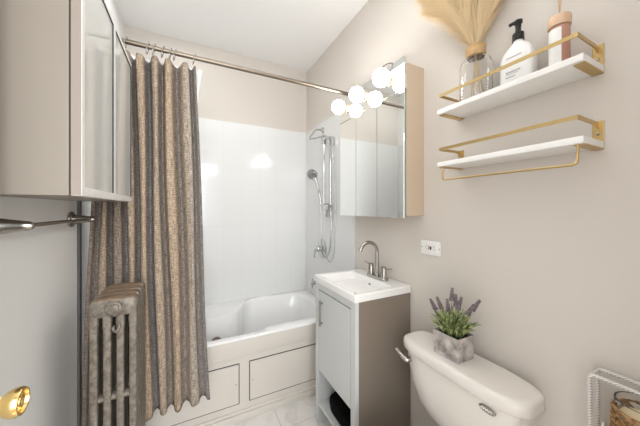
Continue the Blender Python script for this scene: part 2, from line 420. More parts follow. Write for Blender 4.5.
bm = bmesh.new(); tube(bm, smooth_path([(1.0, 1.785, 1.84), (.985, 1.74, 1.78), (.98, 1.69, 1.5), (.98, 1.685, 1.2), (.98, 1.70, .98), (.98, 1.74, .90), (.985, 1.79, .885), (1.0, 1.85, .90)]), .0032); obj('thin_hose', bm, M['chrome'], sh, True)
hs = thing('hand_shower', 'round chrome hand shower held on the slider of the shower rail', 'hand shower', (.96, 1.9, 1.34))
bm = bmesh.new(); tube(bm, smooth_path([(.968, 1.895, 1.33), (.958, 1.905, 1.42), (.942, 1.93, 1.52), (.925, 1.945, 1.575)]), [.010]*8+[.012]*8+[.014]*9); obj('handle', bm, M['chrome'], hs, True)
bm = bmesh.new(); ax = Vector((-.62, -.55, -.42)).normalized()
lathe(bm, [(0, -.028), (.02, -.025), (.042, -.008), (.048, .004), (.046, .010), (.040, .012), (0, .011)], (.915, 1.945, 1.585), ax); hd = obj('spray_head', bm, M['chrome'], hs, True, 40)
bm = bmesh.new(); lathe(bm, [(.036, .0125), (.034, .014), (0, .014)], (.915, 1.945, 1.585), ax); obj('spray_plate', bm, M['chrome'], hd)
vv = thing('shower_valve', 'chrome shower valve with lever on a round plate, below the slide rail', 'valve', (xt, 2.007, .95))
bm = bmesh.new(); lathe(bm, [(0, 0), (.084, 0), (.084, .004), (.070, .011), (.03, .016), (0, .016)], (xt, 2.0, .955), (-1, 0, 0), 36); obj('escutcheon', bm, M['chrome'], vv, True, 40)
bm = bmesh.new(); lathe(bm, [(0, .01), (.024, .01), (.026, .04), (.02, .05), (0, .052)], (xt, 2.0, .955), (-1, 0, 0)); obj('hub', bm, M['chrome'], vv, True, 40)
bm = bmesh.new(); tube(bm, smooth_path([(.99, 2.0, .958), (.972, 2.012, .94), (.972, 2.03, .905), (.975, 2.035, .875)]), [.010]*12+[.007]*13); obj('lever', bm, M['chrome'], vv, True)
sp = thing('tub_spout', 'chrome tub filler knob peeking out behind the vanity corner', 'spout', (xt, 2.0, .66))
bm = bmesh.new(); lathe(bm, [(0, 0), (.022, 0), (.022, .05), (.019, .09), (.016, .11), (0, .112)], (xt, 2.0, .665), (-1, 0, 0)); obj('spout_body', bm, M['chrome'], sp, True, 40)
bm = bmesh.new(); tube(bm, [(.94, 2.0, .68), (.94, 2.0, .705)], .006); obj('diverter_knob', bm, M['chrome'], sp, True, 40)
bm = bmesh.new(); tube(bm, [(.94, 2.0, .66), (.925, 2.0, .63)], .014); obj('spout_outlet', bm, M['chrome'], sp, True, 40)

# ------------------------------------------------------------ curtain rod, rings, curtain, liner
RY, RZ = 1.463, 2.07
rod = thing('shower_rod', 'straight bronze shower curtain rod spanning wall to wall', 'curtain rod', (.3, RY, RZ))
bm = bmesh.new(); tube(bm, [(XL+.004, RY, RZ), (XW-.004, RY, RZ)], .0115, 16); obj('pole', bm, M['bronze'], rod, True, 40)
for x, d in ((XL, 1), (XW, -1)):
    bm = bmesh.new(); lathe(bm, [(0, 0), (.027, 0), (.027, .006), (.017, .02), (0, .02)], (x, RY, RZ), (d, 0, 0)); obj('wall_flange', bm, M['bronze'], rod, True, 40)
ringx = [(-.262, 'leftmost in view, beside the white cabinet'), (-.176, 'second in view from the white cabinet'), (-.152, 'third in view from the white cabinet'), (-.115, 'at the middle of the gathered curtain'),
         (-.083, 'third from the curtain\'s free edge'), (-.064, 'second from the curtain\'s free edge'), (.022, 'alone at the curtain\'s free edge')]
for x, wh in ringx:
    bm = bmesh.new(); pts = []
    for k in range(25):
        a = 2*PI*k/24
        pts.append((x+.006*math.sin(a), RY+.019*math.cos(a), RZ-.008+.030*math.sin(a)))
    tube(bm, pts, .0018, 8)
    tag(obj('curtain_ring', bm, M['nickel'], None, True), 'thin metal curtain ring on the rod, '+wh, 'curtain ring', 'rings along the shower rod')

def cloth(name, s_n, z_n, fn, uvf, m, parent, thick=.0):
    bm = bmesh.new(); uvl = bm.loops.layers.uv.new('UVMap')
    g = [[bm.verts.new(fn(i/s_n, j/z_n)) for j in range(z_n+1)] for i in range(s_n+1)]
    for i in range(s_n):
        for j in range(z_n):
            f_ = bm.faces.new((g[i][j], g[i+1][j], g[i+1][j+1], g[i][j+1]))
            for l, (a, b_) in zip(f_.loops, ((i, j), (i+1, j), (i+1, j+1), (i, j+1))): l[uvl].uv = uvf(a/s_n, b_/z_n)
    rl = rootloc(parent); bmesh.ops.translate(bm, verts=bm.verts, vec=-rl)
    me = bpy.data.meshes.new(name); bm.to_mesh(me); bm.free(); me.materials.append(m)
    for p in me.polygons: p.use_smooth = True
    o = bpy.data.objects.new(name, me); C.objects.link(o); o.parent = parent
    if thick:
        md = o.modifiers.new('thickness', 'SOLIDIFY'); md.thickness = thick; md.offset = 0
    return o
cur = thing('shower_curtain', 'tan, brown and slate striped linen shower curtain gathered at the left of the rod', 'curtain', (-.2, RY, .3))
random.seed(4)
# fold ridges at the top and at the hem (x positions), left to right
RT = [-.365, -.325, -.288, -.250, -.208, -.150, -.095, -.012, .032]
RB = [-.418, -.355, -.29, -.230, -.175, -.115, -.050, .030, .097]
AM = [.016, .022, .026, .026, .024, .028, .030, .028, .010]
KB = [1, 1.1, 1, 1.2, 1.0, .7, 1.0, .8, .6]     # some folds flatten towards the hem, others deepen
NF = len(RT)-1
def curtain_pt(s, v):
    q = s*NF; i = min(int(q), NF-1); t = q-i
    h = 1-v       # 0 at the top, 1 at the hem
    hh = h**1.15
    xt_ = RT[i]+(RT[i+1]-RT[i])*t; xb_ = RB[i]+(RB[i+1]-RB[i])*t
    am = AM[i]*(1+(KB[i]-1)*(1-v))+(AM[i+1]*(1+(KB[i+1]-1)*(1-v))-AM[i]*(1+(KB[i]-1)*(1-v)))*t
    x = xt_+(xb_-xt_)*hh
    c = 2*abs(math.cos(PI*t))**1.1-1
    x += .004*math.sin(4*PI*t)*(.6+.4*h)
    x += .004*math.sin(7*h+i*1.7)
    y = RY+.008+.0*h-am*(1.05-.35*h)*c + .004*math.sin(5*h+2.1*i)
    if x < -.215 and y < 1.44 and h < .45: y = 1.44+(y-1.44)*.1
    z = 2.022+(.312-2.022)*h
    z -= .012*math.cos(2*PI*t)*h
    z += (.006*math.cos(2*PI*t)-.006)*(1-h)+.014*(s-.5)*(1-h)
    return (x, y, z)
cloth('cloth', NF*22, 60, curtain_pt, lambda s, v: (s*NF, v*1.7), M['curtain'], cur, .0015)
lin = thing('curtain_liner', 'thin white shower liner showing above and beside the striped curtain', 'curtain liner', (-.15, RY, .5))
def liner_pt(s, v):
    h = 1-v; xx = -.40+(.062+.40)*s
    x = xx-.03*s*min(1, h*6)
    y = RY+.078+.008*math.sin(2*PI*s*9)
    z = (2.052-.012*(1-abs(math.cos(PI*s*6)))) + (.52-2.05)*h
    return (x, y, z)
cloth('liner_cloth', 120, 20, liner_pt, lambda s, v: (s, v), M['liner'], lin, .001)

# ------------------------------------------------------------ cast iron radiator
rad = thing('radiator', 'old cast-iron column radiator with rust along its top, in front of the curtain', 'radiator', (-.243, 1.26, 0))
X0, X1 = -.316, -.173; pitch = .058
cols = [X0+.0145+i*(X1-X0-.029)/3 for i in range(4)]
for s in range(4):
    ya = 1.165+s*pitch; yc = ya+pitch/2; hw = pitch/2-.003
    bm = bmesh.new()
    # top and bottom headers: rounded blocks, domed upwards
    def header(zlo, zhi, dome):
        rings = []
        for yy, ins in ((yc-hw, .010), (yc-hw+.006, .002), (yc, 0), (yc+hw-.006, .002), (yc+hw, .010)):
            r = []
            for k in range(40):
                a = 2*PI*k/40; c, s_ = math.cos(a), math.sin(a); e = 5
                r.append(((X0+X1)/2+((X1-X0)/2-ins)*math.copysign(abs(c)**(2/e), c), yy, (zlo+zhi)/2+((zhi-zlo)/2-ins*.8)*math.copysign(abs(s_)**(2/e), s_)))
            rings.append(r)
        loft(bm, rings)
    header(.908, .979, 1); header(.10, .175, 0)
    for cx in cols:
        rr = []
        for z in (.12, .17, .19, .585, .605, .625, .645, .86, .89, .93):
            a, b_ = .0135, hw-.001
            if z in (.17, .89): a = .016
            rr.append(superel(cx, yc, a-.001, b_, z, 5.5, 32))
        loft(bm, rr)
    # scalloped mid bar
    loft(bm, [[(x, yc+(hw-.004)*math.cos(2*PI*k/16)*(1 if 1 else 0), .615+.014*math.sin(2*PI*k/16)) for k in range(16)] for x in (X0+.012, (X0+X1)/2, X1-.012)])
    if s in (0, 3):
        for xx in (X0+.016, X1-.016):
            loft(bm, [superel(xx, yc, a, a*1.2, z, 3, 16) for a, z in ((.020, 0), (.018, .01), (.013, .05), (.014, .12))])
    obj('section', bm, M['iron'], rad, True, 45)
bm = bmesh.new(); lathe(bm, [(0, -.003), (.030, -.003), (.032, .003), (.028, .005), (.027, .002), (.022, .002), (.021, .007), (.014, .008), (.013, .014), (.007, .016), (0, .015)], (-.240, 1.168, .944), (0, -1, 0), 32)
obj('end_plug', bm, M['iron'], rad, True, 35)
bm = bmesh.new(); tube(bm, smooth_path([(-.243, 1.17, .875), (-.243, 1.158, .872), (-.235, 1.152, .862), (-.226, 1.153, .872), (-.226, 1.16, .884)]), .005); obj('bleed_hook', bm, M['iron'], rad, True)

# ------------------------------------------------------------ left wall: cabinet, towel bar, open door
cab = thing('wall_cabinet', 'tall white wall cabinet with two frosted glass doors, hung on the left wall', 'cabinet', (-.33, 1.12, 1.33))
cx1, cyA, cyB, cz0, cz1 = -.2325, .82, 1.424, 1.332, 1.952
bm = B((XL, cyA, cz0), (cx1-.024, cyB, cz1), .0015); obj('carcass', bm, M['cab'], cab)
bm = B((cx1-.024, cyA+.004, cz0+.006), (cx1-.020, cyB-.004, cz1-.006)); obj('door_gap', bm, M['seam'], cab)
ym = 1.123
for ya, yb_ in ((cyA, ym-.001), (ym+.001, cyB)):
    fw = .020
    bm = bmesh.new(); x0_, x1_ = cx1-.020, cx1
    box(bm, (x0_, ya, cz0), (x1_, ya+fw, cz1), .001); box(bm, (x0_, yb_-(.008 if yb_ < 1.2 else .006), cz0), (x1_, yb_, cz1), .001)
    e2 = yb_-(.008 if yb_ < 1.2 else .006)
    box(bm, (x0_, ya+fw, cz0), (x1_, e2, cz0+.022), .001); box(bm, (x0_, ya+fw, cz1-.018), (x1_, e2, cz1), .001)
    d = obj('door', bm, M['cabfront'], cab)
    obj('edge_band', B((x0_, ya-.0012, cz0+.001), (x1_-.001, ya+.0004, cz1-.001)), M['cabedge'], d)
    obj('glass_pane', B((x0_+.004, ya+fw-.002, cz0+.020), (x1_-.003, e2+.002, cz1-.016)), M['cabglass'], d)
    bm = bmesh.new(); g = .003
    box(bm, (x1_-.004, ya+fw, cz1-.018-g), (x1_+.0004, e2, cz1-.018)); box(bm, (x1_-.004, e2-g*.8, cz0+.022), (x1_+.0004, e2, cz1-.018))
    obj('bead', bm, M['seam'], d)

bar = thing('towel_bar', 'brushed nickel towel bar mounted on the left wall under the cabinet', 'towel bar', (XL, 1.15, 1.257))
for y in (.905, 1.38):
    bm = bmesh.new(); lathe(bm, [(0, 0), (.031, 0), (.032, .004), (.030, .009), (.0215, .013), (.0205, .016), (.017, .035), (.0125, .060), (.0115, .070), (.008, .078), (0, .080)], (XL, y, 1.258), (1, 0, 0)); obj('post', bm, M['nickel'], bar, True, 40)
bm = bmesh.new(); tube(bm, [(-.364, .905, 1.258), (-.364, 1.38, 1.258)], .006, 14); obj('rail', bm, M['nickel'], bar, True, 40)

dl = thing('door_1', 'white bathroom door', 'door', (-.36, -.08, 0)); 
for k in ('label', 'category'): del dl[k]
struct(dl)
obj('leaf', B((-.385, -.085, .01), (-.35, .722, 2.04), .002), M['door'], dl)
kn = bmesh.new(); lathe(kn, [(0, 0), (.030, 0), (.029, .004), (.0165, .008), (.0155, .012), (.0165, .050), (.0175, .054), (0, .054)], (-.35, .675, .945), (1, 0, 0), 32); ko = obj('door_knob', kn, M['ivory'], dl, True, 40)
kn = bmesh.new(); lathe(kn, [(.0175, .050), (.0205, .054), (.0245, .062), (.0255, .070), (.023, .076), (.0195, .076), (.018, .071), (.009, .070), (.0075, .0735), (.003, .0735), (0, .072)], (-.35, .675, .945), (1, 0, 0), 36); obj('knob_face', kn, M['brass'], ko, True, 40)

# ------------------------------------------------------------ mirrored cabinet with lamps
mc = thing('mirror_cabinet', 'three-door mirrored cabinet with a row of lit globe bulbs along its top', 'mirror cabinet', (XW-.06, 1.2, 1.257))
obj('carcass', B((.925, .915, 1.267), (XW, 1.497, 2.0), .001), M['cabside'], mc)
for a, b_ in ((.915, 1.116), (1.116, 1.315), (1.315, 1.5)):
    d = obj('mirror_door', B((.9103, a+.002, 1.257), (.918, b_-.002, 1.870), .0006, 1), M['mirror'], mc)
    bm = bmesh.new(); box(bm, (.9185, a+.001, 1.258), (.9245, b_-.001, 1.869)); obj('door_backing', bm, M['mirror_edge'], d)
obj('mirror_fascia', B((.9103, .9145, 1.8745), (.9245, 1.5, 2.028)), M['mirror'], mc)
obj('fascia_strip', B((.9095, .9145, 1.8705), (.9245, 1.5, 1.8742)), M['nickel'], mc)
for y in (1.002, 1.212, 1.411):
    bm = bmesh.new(); lathe(bm, [(0, 0), (.0265, 0), (.0265, .005), (.020, .009), (.0185, .022), (.016, .026), (0, .026)], (.9101, y, 1.946), (-1, 0, 0)); so = obj('lamp_socket', bm, M['tan_socket'], mc, True, 40)
    bm = bmesh.new(); sphere(bm, (.845, y, 1.946), .0425, 32); obj('globe_bulb', bm, M['globe'], so, True)
bm = bmesh.new(); tube(bm, smooth_path([(.93, .985, 2.000), (.925, .99, 2.022), (.905, 1.0, 2.033), (.885, 1.03, 2.028), (.882, 1.06, 2.005)]), .0028, 8)
obj('lamp_wire', bm, M['blackpl'], mc, True)

# ------------------------------------------------------------ vanity and sink
va = thing('vanity', 'slim grey bathroom vanity with one flat door and an open bottom shelf', 'vanity', (.87, 1.2, 0))
vx, vy0, vy1, vz = .690, 1.000, 1.425, .860
bm = bmesh.new(); box(bm, (vx+.02, vy0, 0), (XW-.004, vy0+.016, vz)); obj('side_panel', bm, M['van_side_shade'], va)
bm = bmesh.new(); box(bm, (vx+.02, vy1-.016, .0), (XW-.004, vy1, vz)); obj('side_panel', bm, M['van_front'], va)
# face frame: near stile runs to the floor, far stile is a leg
bm = bmesh.new(); box(bm, (vx, vy0, 0), (vx+.02, vy0+.040, vz), .0015); box(bm, (vx, vy1-.026, 0), (vx+.02, vy1, vz), .0015)
box(bm, (vx, vy0+.04, .822), (vx+.02, vy1-.026, vz), .0015); obj('face_frame', bm, M['van_front'], va)
bm = B((vx+.001, vy0+.0445, .338), (vx+.02, vy1-.0315, .8155), .001); vd = obj('door', bm, M['van_front'], va)
bm = bmesh.new()
for z in (.636, .752): tube(bm, [(vx+.003, 1.335, z), (vx-.016, 1.335, z)], .006)
tube(bm, [(vx-.016, 1.335, .622), (vx-.016, 1.335, .768)], .006); obj('handle', bm, M['nickel'], vd, True, 40)
bm = B((vx+.021, vy0+.016, .31), (XW-.01, vy1-.016, .325)); obj('cabinet_floor', bm, M['van_front'], va)
bm = B((vx+.010, vy0+.017, .108), (XW-.01, vy1-.017, .130), .001); obj('bottom_shelf', bm, M['van_front'], va)
obj('back_panel', B((XW-.012, vy0+.016, .11), (XW-.006, vy1-.016, vz)), M['van_side_shade'], va)
obj('door_gap_shade', B((vx+.008, vy0+.0405, .330), (vx+.012, vy1-.0265, .8218)), M['seam'], va)  # dark sheet painting the shade inside the gaps round the door
# sink top with rectangular sloped basin
sk = thing('sink_top', 'white ceramic vanity top with a rectangular sloping basin', 'sink', (.87, 1.2, vz))
a0, a1, b0, b1, zt, zb = .683, XW-.002, .994, 1.432, .898, .8605
bm = bmesh.new()
def rect(x0, x1, yA, yB, z, r=.004, n=4):
    out = []
    for cx, cy, s0 in ((x1-r, yB-r, 0), (x0+r, yB-r, PI/2), (x0+r, yA+r, PI), (x1-r, yA+r, 1.5*PI)):
        for k in range(n+1):
            a = s0+PI/2*k/n; out.append((cx+r*math.cos(a), cy+r*math.sin(a), z))
    return out
bx0, bx1, by0, by1 = .715, .935, 1.036, 1.392
loft(bm, [rect(a0+.01, a1, b0+.01, b1-.01, zb), rect(a0, a1, b0, b1, zb+.002), rect(a0, a1, b0, b1, zt-.004, .005), rect(a0+.003, a1-.001, b0+.003, b1-.003, zt, .005),
          rect(bx0-.006, bx1+.006, by0-.006, by1+.006, zt, .012), rect(bx0, bx1, by0, by1, zt-.005, .010), rect(bx0+.08, bx1-.010, by0+.02, by1-.06, zt-.075, .02), rect(bx0+.11, bx1-.03, by0+.05, by1-.09, zt-.085, .02)])
obj('basin', bm, M['sinkwhite'], sk, True, 35)
bm = bmesh.new(); lathe(bm, [(.0095, -.001), (.0105, .002), (.009, .003), (.007, .0005), (0, .0005)], (bx1-.0045, 1.205, zt-.036), (-1, 0, .13)); obj('overflow_ring', bm, M['nickel'], sk, True, 40)
bm = bmesh.new(); lathe(bm, [(.022, 0), (.022, .003), (.016, .004), (0, .002)], (.87, 1.17, zt-.0845)); obj('drain', bm, M['nickel'], sk, True, 40)
fc = thing('faucet', 'brushed nickel gooseneck faucet with two lever handles on the sink top', 'faucet', (.975, 1.2, zt))
bm = bmesh.new(); loft(bm, [superel(.978, 1.195, .026, .082, z, 3.5, 48) for z in (zt, zt+.010)]+[superel(.978, 1.195, .022, .077, zt+.015, 3.5, 48)]); obj('base_plate', bm, M['nickel'], fc, True, 35)
bm = bmesh.new(); pts = [(.978, 1.197, zt+.012), (.978, 1.197, zt+.15)]
R_ = .060
for k in range(1, 15):
    a = PI*.93*k/14; pts.append((.978-R_*(1-math.cos(a)), 1.197, zt+.15+R_*math.sin(a)))
tube(bm, pts, [.0125, .0105]+[.0102]*12+[.0108, .011], 18); obj('spout', bm, M['nickel'], fc, True, 50)
for y, dy in ((1.252, 1), (1.138, -1)):
    bm = bmesh.new(); lathe(bm, [(0, .010), (.0165, .010), (.0165, .045), (.015, .048), (.015, .072), (.010, .076), (0, .076)], (.978, y, zt)); ho = obj('handle', bm, M['nickel'], fc, True, 40)
    bm = bmesh.new(); tube(bm, [(.978, y, zt+.066), (.978+.0, y+dy*.062, zt+.074)], [.0055, .004]); obj('lever', bm, M['nickel'], ho, True, 50)
bs = thing('storage_bin', 'black rounded bin on the bottom shelf of the vanity', 'bin', (.86, 1.19, .131))
bm = bmesh.new(); loft(bm, [superel(.860, 1.20, a, b_, z, 4.5) for a, b_, z in ((.13, .135, .1305), (.14, .145, .145), (.145, .150, .18), (.143, .148, .20), (.133, .138, .212), (.10, .11, .215))]); obj('bin_body', bm, M['black'], bs, True)
bm = bmesh.new(); tube(bm, smooth_path([(.735, 1.16, .204), (.718, 1.17, .214), (.718, 1.22, .214), (.735, 1.23, .204)]), .005); obj('bin_handle', bm, M['black'], bs, True)

# ------------------------------------------------------------ toilet
to = thing('toilet', 'white two-piece toilet with a rounded tank against the right wall', 'toilet', (.75, .635, 0))
bm = bmesh.new(); rr = []
for z, xf, hw in ((.40, .915, .095), (.42, .895, .125), (.46, .872, .160), (.50, .858, .182), (.56, .847, .205), (.62, .842, .219), (.66, .841, .226), (.69, .842, .230)):
    xbk = 1.015; rr.append(superel((xf+xbk)/2, .637, (xbk-xf)/2, hw, z, 4.2, 72))
loft(bm, rr); obj('tank', bm, M['ceramic'], to, True, 60)
bm = bmesh.new(); rr = []
for z, g in ((.688, .004), (.692, 0), (.718, .001), (.727, .006), (.731, .016), (.732, .03)):
    rr.append(superel(.923, .637, .096-g, .250-g, z, 3.6, 72))
loft(bm, rr); obj('tank_lid', bm, M['ceramic'], to, True, 60)
bm = bmesh.new(); rr = []
for z, cx, a, b_ in ((0, .66, .20, .105), (.03, .66, .195, .10), (.12, .66, .19, .095), (.22, .64, .21, .12), (.32, .61, .25, .165), (.385, .595, .265, .183), (.40, .595, .262, .18)):
    rr.append(superel(cx, .637, a, b_, z, 2.4, 60))
loft(bm, rr); box(bm, (.80, .54, .20), (.97, .734, .402), .03, 3); obj('bowl', bm, M['ceramic'], to, True, 60)
bm = bmesh.new(); loft(bm, [superel(.568, .637, .235-g, .182-g, z, 2.3, 60) for g, z in ((.003, .402), (0, .406), (0, .417), (.004, .420))]); obj('seat', bm, M['ceramic'], to, True, 50)
bm = bmesh.new(); loft(bm, [superel(.568, .637, .235-g, .182-g, z, 2.3, 60) for g, z in ((.003, .421), (0, .424), (.001, .436), (.006, .441), (.02, .443))]); obj('seat_lid', bm, M['ceramic'], to, True, 50)
for y in (.56, .714):
    bm = bmesh.new(); tube(bm, [(.822, y-.02, .43), (.822, y+.02, .43)], .009); obj('seat_hinge', bm, M['ceramic'], to, True, 40)
bm = bmesh.new(); lathe(bm, [(0, 0), (.011, 0), (.011, .012), (0, .013)], (.848, .815, .656), (-1, .3, 0)); tube(bm, smooth_path([(.836, .818, .652), (.828, .828, .656), (.823, .848, .664), (.820, .874, .678)]), [.0125]*8+[.0115]*8+[.010]*9, 14); obj('flush_lever', bm, M['nickel'], to, True, 50)
# oval badge on the tank front
bm = bmesh.new()
def oval(cx, y, z, a, b_, x, n=36): return [(x, y+a*math.cos(2*PI*k/n), z+b_*math.sin(2*PI*k/n)) for k in range(n)]
loft(bm, [oval(0, .492, .664, .026, .0105, .844), oval(0, .492, .664, .026, .0105, .8395), oval(0, .492, .664, .0235, .0085, .8385), oval(0, .492, .664, .022, .0078, .8392)]); bd = obj('badge', bm, M['nickel'], to, True, 30)
bm = bmesh.new(); tube(bm, smooth_path([(.8386, .509, .661), (.8386, .505, .669), (.8386, .502, .661), (.8386, .498, .667), (.8386, .494, .661), (.8386, .490, .667), (.8386, .486, .661), (.8386, .481, .667), (.8386, .476, .662)], 5), .0011, 6); obj('badge_script', bm, M['whitelabel'], bd)

# ------------------------------------------------------------ lavender pot on the tank
pz = .7325
pp = thing('lavender_pot', 'square marbled grey pot of lavender standing on the toilet tank lid', 'potted plant', (.92, .665, pz))
px0, px1, py0, py1, ph = .872, .967, .612, .722, .088
bm = bmesh.new(); w_ = .004
loft(bm, [rect(px0+.002, px1-.002, py0+.002, py1-.002, pz, .003), rect(px0, px1, py0, py1, pz+ph, .003), rect(px0+w_, px1-w_, py0+w_, py1-w_, pz+ph, .003), rect(px0+w_, px1-w_, py0+w_, py1-w_, pz+ph-.012, .003)])
obj('pot', bm, M['potstone'], pp, True, 30)
obj('soil', B((px0+w_, py0+w_, pz+ph-.02), (px1-w_, py1-w_, pz+ph-.011)), M['soil'], pp)
random.seed(11)
bm = bmesh.new()
def blade(bm, base, tip, wd, bend):
    base = Vector(base); tip = Vector(tip); d = tip-base; side = d.cross(Vector((random.uniform(-1, 1), random.uniform(-1, 1), .3))).normalized()
    nrm = d.cross(side).normalized(); prev = None; N = 5
    for k in range(N+1):
        t = k/N; c = base+d*t+Vector((0, 0, 1))*bend*math.sin(PI*t)*.5
        hw = wd*math.sin(PI*(.12+.88*t)**.8)*.5+.0002
        cur_ = [bm.verts.new(c-side*hw), bm.verts.new(c+nrm*hw*.3), bm.verts.new(c+side*hw)]
        if prev:
            bm.faces.new((prev[0], prev[1], cur_[1], cur_[0])); bm.faces.new((prev[1], prev[2], cur_[2], cur_[1]))
        prev = cur_
pc = Vector(((px0+px1)/2, (py0+py1)/2, pz+ph-.01))
for k in range(150):
    a = random.uniform(0, 2*PI); r0 = random.uniform(0, .035); r1 = r0+random.uniform(.02, .070); h = random.uniform(.03, .10)*(1.25-.45*(r1/.1))
    blade(bm, pc+Vector((r0*math.cos(a), r0*math.sin(a), 0)), pc+Vector((r1*math.cos(a), r1*math.sin(a), h)), random.uniform(.006, .012), random.uniform(.01, .04))
obj('foliage', bm, M['leaf'], pp, True)
for tip in ((.915, .770, .915), (.925, .745, .930), (.925, .697, .936), (.93, .678, .985), (.925, .660, .965), (.93, .639, .960), (.955, .585, .962), (.935, .595, .945)):
    tip = Vector(tip); base = pc+Vector((random.uniform(-.02, .02), (tip.y-pc.y)*.25, 0))
    mid = base.lerp(tip, .5)+Vector((0, 0, .012)); path = smooth_path([base, mid, tip], 8)
    bm = bmesh.new(); tube(bm, path, .0011, 6); st = obj('flower_stem', bm, M['leaf'], pp, True)
    bm = bmesh.new(); ax = (path[-1]-path[-6]).normalized(); L_ = .045
    u = ax.cross(Vector((1, 0, 0))).normalized(); v = ax.cross(u)
    for j in range(8):
        t = j/7; rr_ = .0088*(1-.5*t)
        for q in range(5):
            a = 2*PI*(q/5)+j*.6; c = tip-ax*L_*(1-t)+(u*math.cos(a)+v*math.sin(a))*rr_*.8
            bmesh.ops.create_icosphere(bm, subdivisions=1, radius=.0040*(1-.3*t), matrix=Matrix.Translation(c))
    obj('flower_spike', bm, M['purple'], st, True)

# ------------------------------------------------------------ outlet on the right wall
ou = thing('outlet', 'white horizontal wall outlet with small dark test buttons, above the toilet tank', 'outlet', (XW, .872, 1.112))
obj('cover_plate', B((XW-.006, .815, 1.078), (XW, .929, 1.146), .002), M['whitelabel'], ou, True, 40)
obj('receptacle', B((XW-.009, .838, 1.094), (XW-.004, .906, 1.130), .0015), M['bottle'], ou)
for y in (.849, .889):
    bm = bmesh.new()
    for dz in (-.007, .007): box(bm, (XW-.0095, y-.004, 1.112+dz-.0016), (XW-.0085, y+.004, 1.112+dz+.0016))
    box(bm, (XW-.0095, y+(-.008 if y < .87 else .008)-.0015, 1.1105), (XW-.0085, y+(-.008 if y < .87 else .008)+.0015, 1.1135))
    obj('slots', bm, M['text'], ou)
obj('test_button', B((XW-.0105, .873, 1.104), (XW-.008, .880, 1.120), .0006), M['copper'], ou)
obj('reset_button', B((XW-.0105, .863, 1.104), (XW-.008, .870, 1.120), .0006), M['blackpl'], ou)
for y in (.8225, .9215):
    bm = bmesh.new(); lathe(bm, [(0, 0), (.003, 0), (.0025, .0012), (0, .0012)], (XW-.006, y, 1.112), (-1, 0, 0), 12); obj('plate_screw', bm, M['nickel'], ou)

# ------------------------------------------------------------ two shelves
def shelf(label, ztop, rail_top, hb):
    sx0 = .906; ya, yb_ = .288, .729
    t = thing('wall_shelf', label, 'shelf', (XW, .51, ztop), 'white and gold shelves on the right wall')
    obj('board', B((sx0, ya, ztop-.019), (XW-.001, yb_, ztop), .003), M['shelf'], t, True, 40)
    # flat strip rail: wall - front - wall
    bm = bmesh.new(); h = .011; th = .0028; dip = .012
    box(bm, (sx0-th, ya+.010, rail_top-h), (sx0, yb_-.012, rail_top))
    for y in (ya+.010, yb_-.012-th):
        box(bm, (sx0, y, rail_top-h), (XW-.022, y+th, rail_top)); box(bm, (XW-.024, y, rail_top-h-dip*.5), (XW-.002, y+th, rail_top-.002))
    obj('guard_rail', bm, M['gold'], t)
    for y in (ya+.012, yb_-.012):
        bm = bmesh.new(); s = -1 if y < .5 else 1
        box(bm, (XW-.004, y-.012, ztop-.008), (XW-.0005, y+.012, rail_top+.004), .001); 
        box(bm, (sx0+.012, y-.012, ztop-.0225), (XW-.001, y+.012, ztop-.0188), .0008)
        box(bm, (XW-.004, y-.012, ztop-.0225), (XW-.0005, y+.012, ztop-.005), .001)
        br = obj('bracket', bm, M['gold'], t)
        bm = bmesh.new(); lathe(bm, [(0, 0), (.004, 0), (.003, .002), (0, .002)], (XW-.004, y, ztop+.022), (-1, 0, 0), 12); obj('screw', bm, M['nickel'], br)
    if hb:
        bm = bmesh.new(); z = ztop-.0215; tube(bm, rounded([(sx0+.012, ya+.014, z), (sx0+.004, ya+.014, 1.417), (sx0+.004, yb_-.022, 1.417), (sx0+.012, yb_-.022, z)], .012), .0034, 10); obj('towel_bar', bm, M['gold'], t, True, 50)
    return t
shelf('upper white shelf with gold rail, holding a vase and two bottles', 1.704, 1.762, False)
shelf('lower, empty white shelf with gold rail and a thin gold towel bar below', 1.490, 1.546, True)

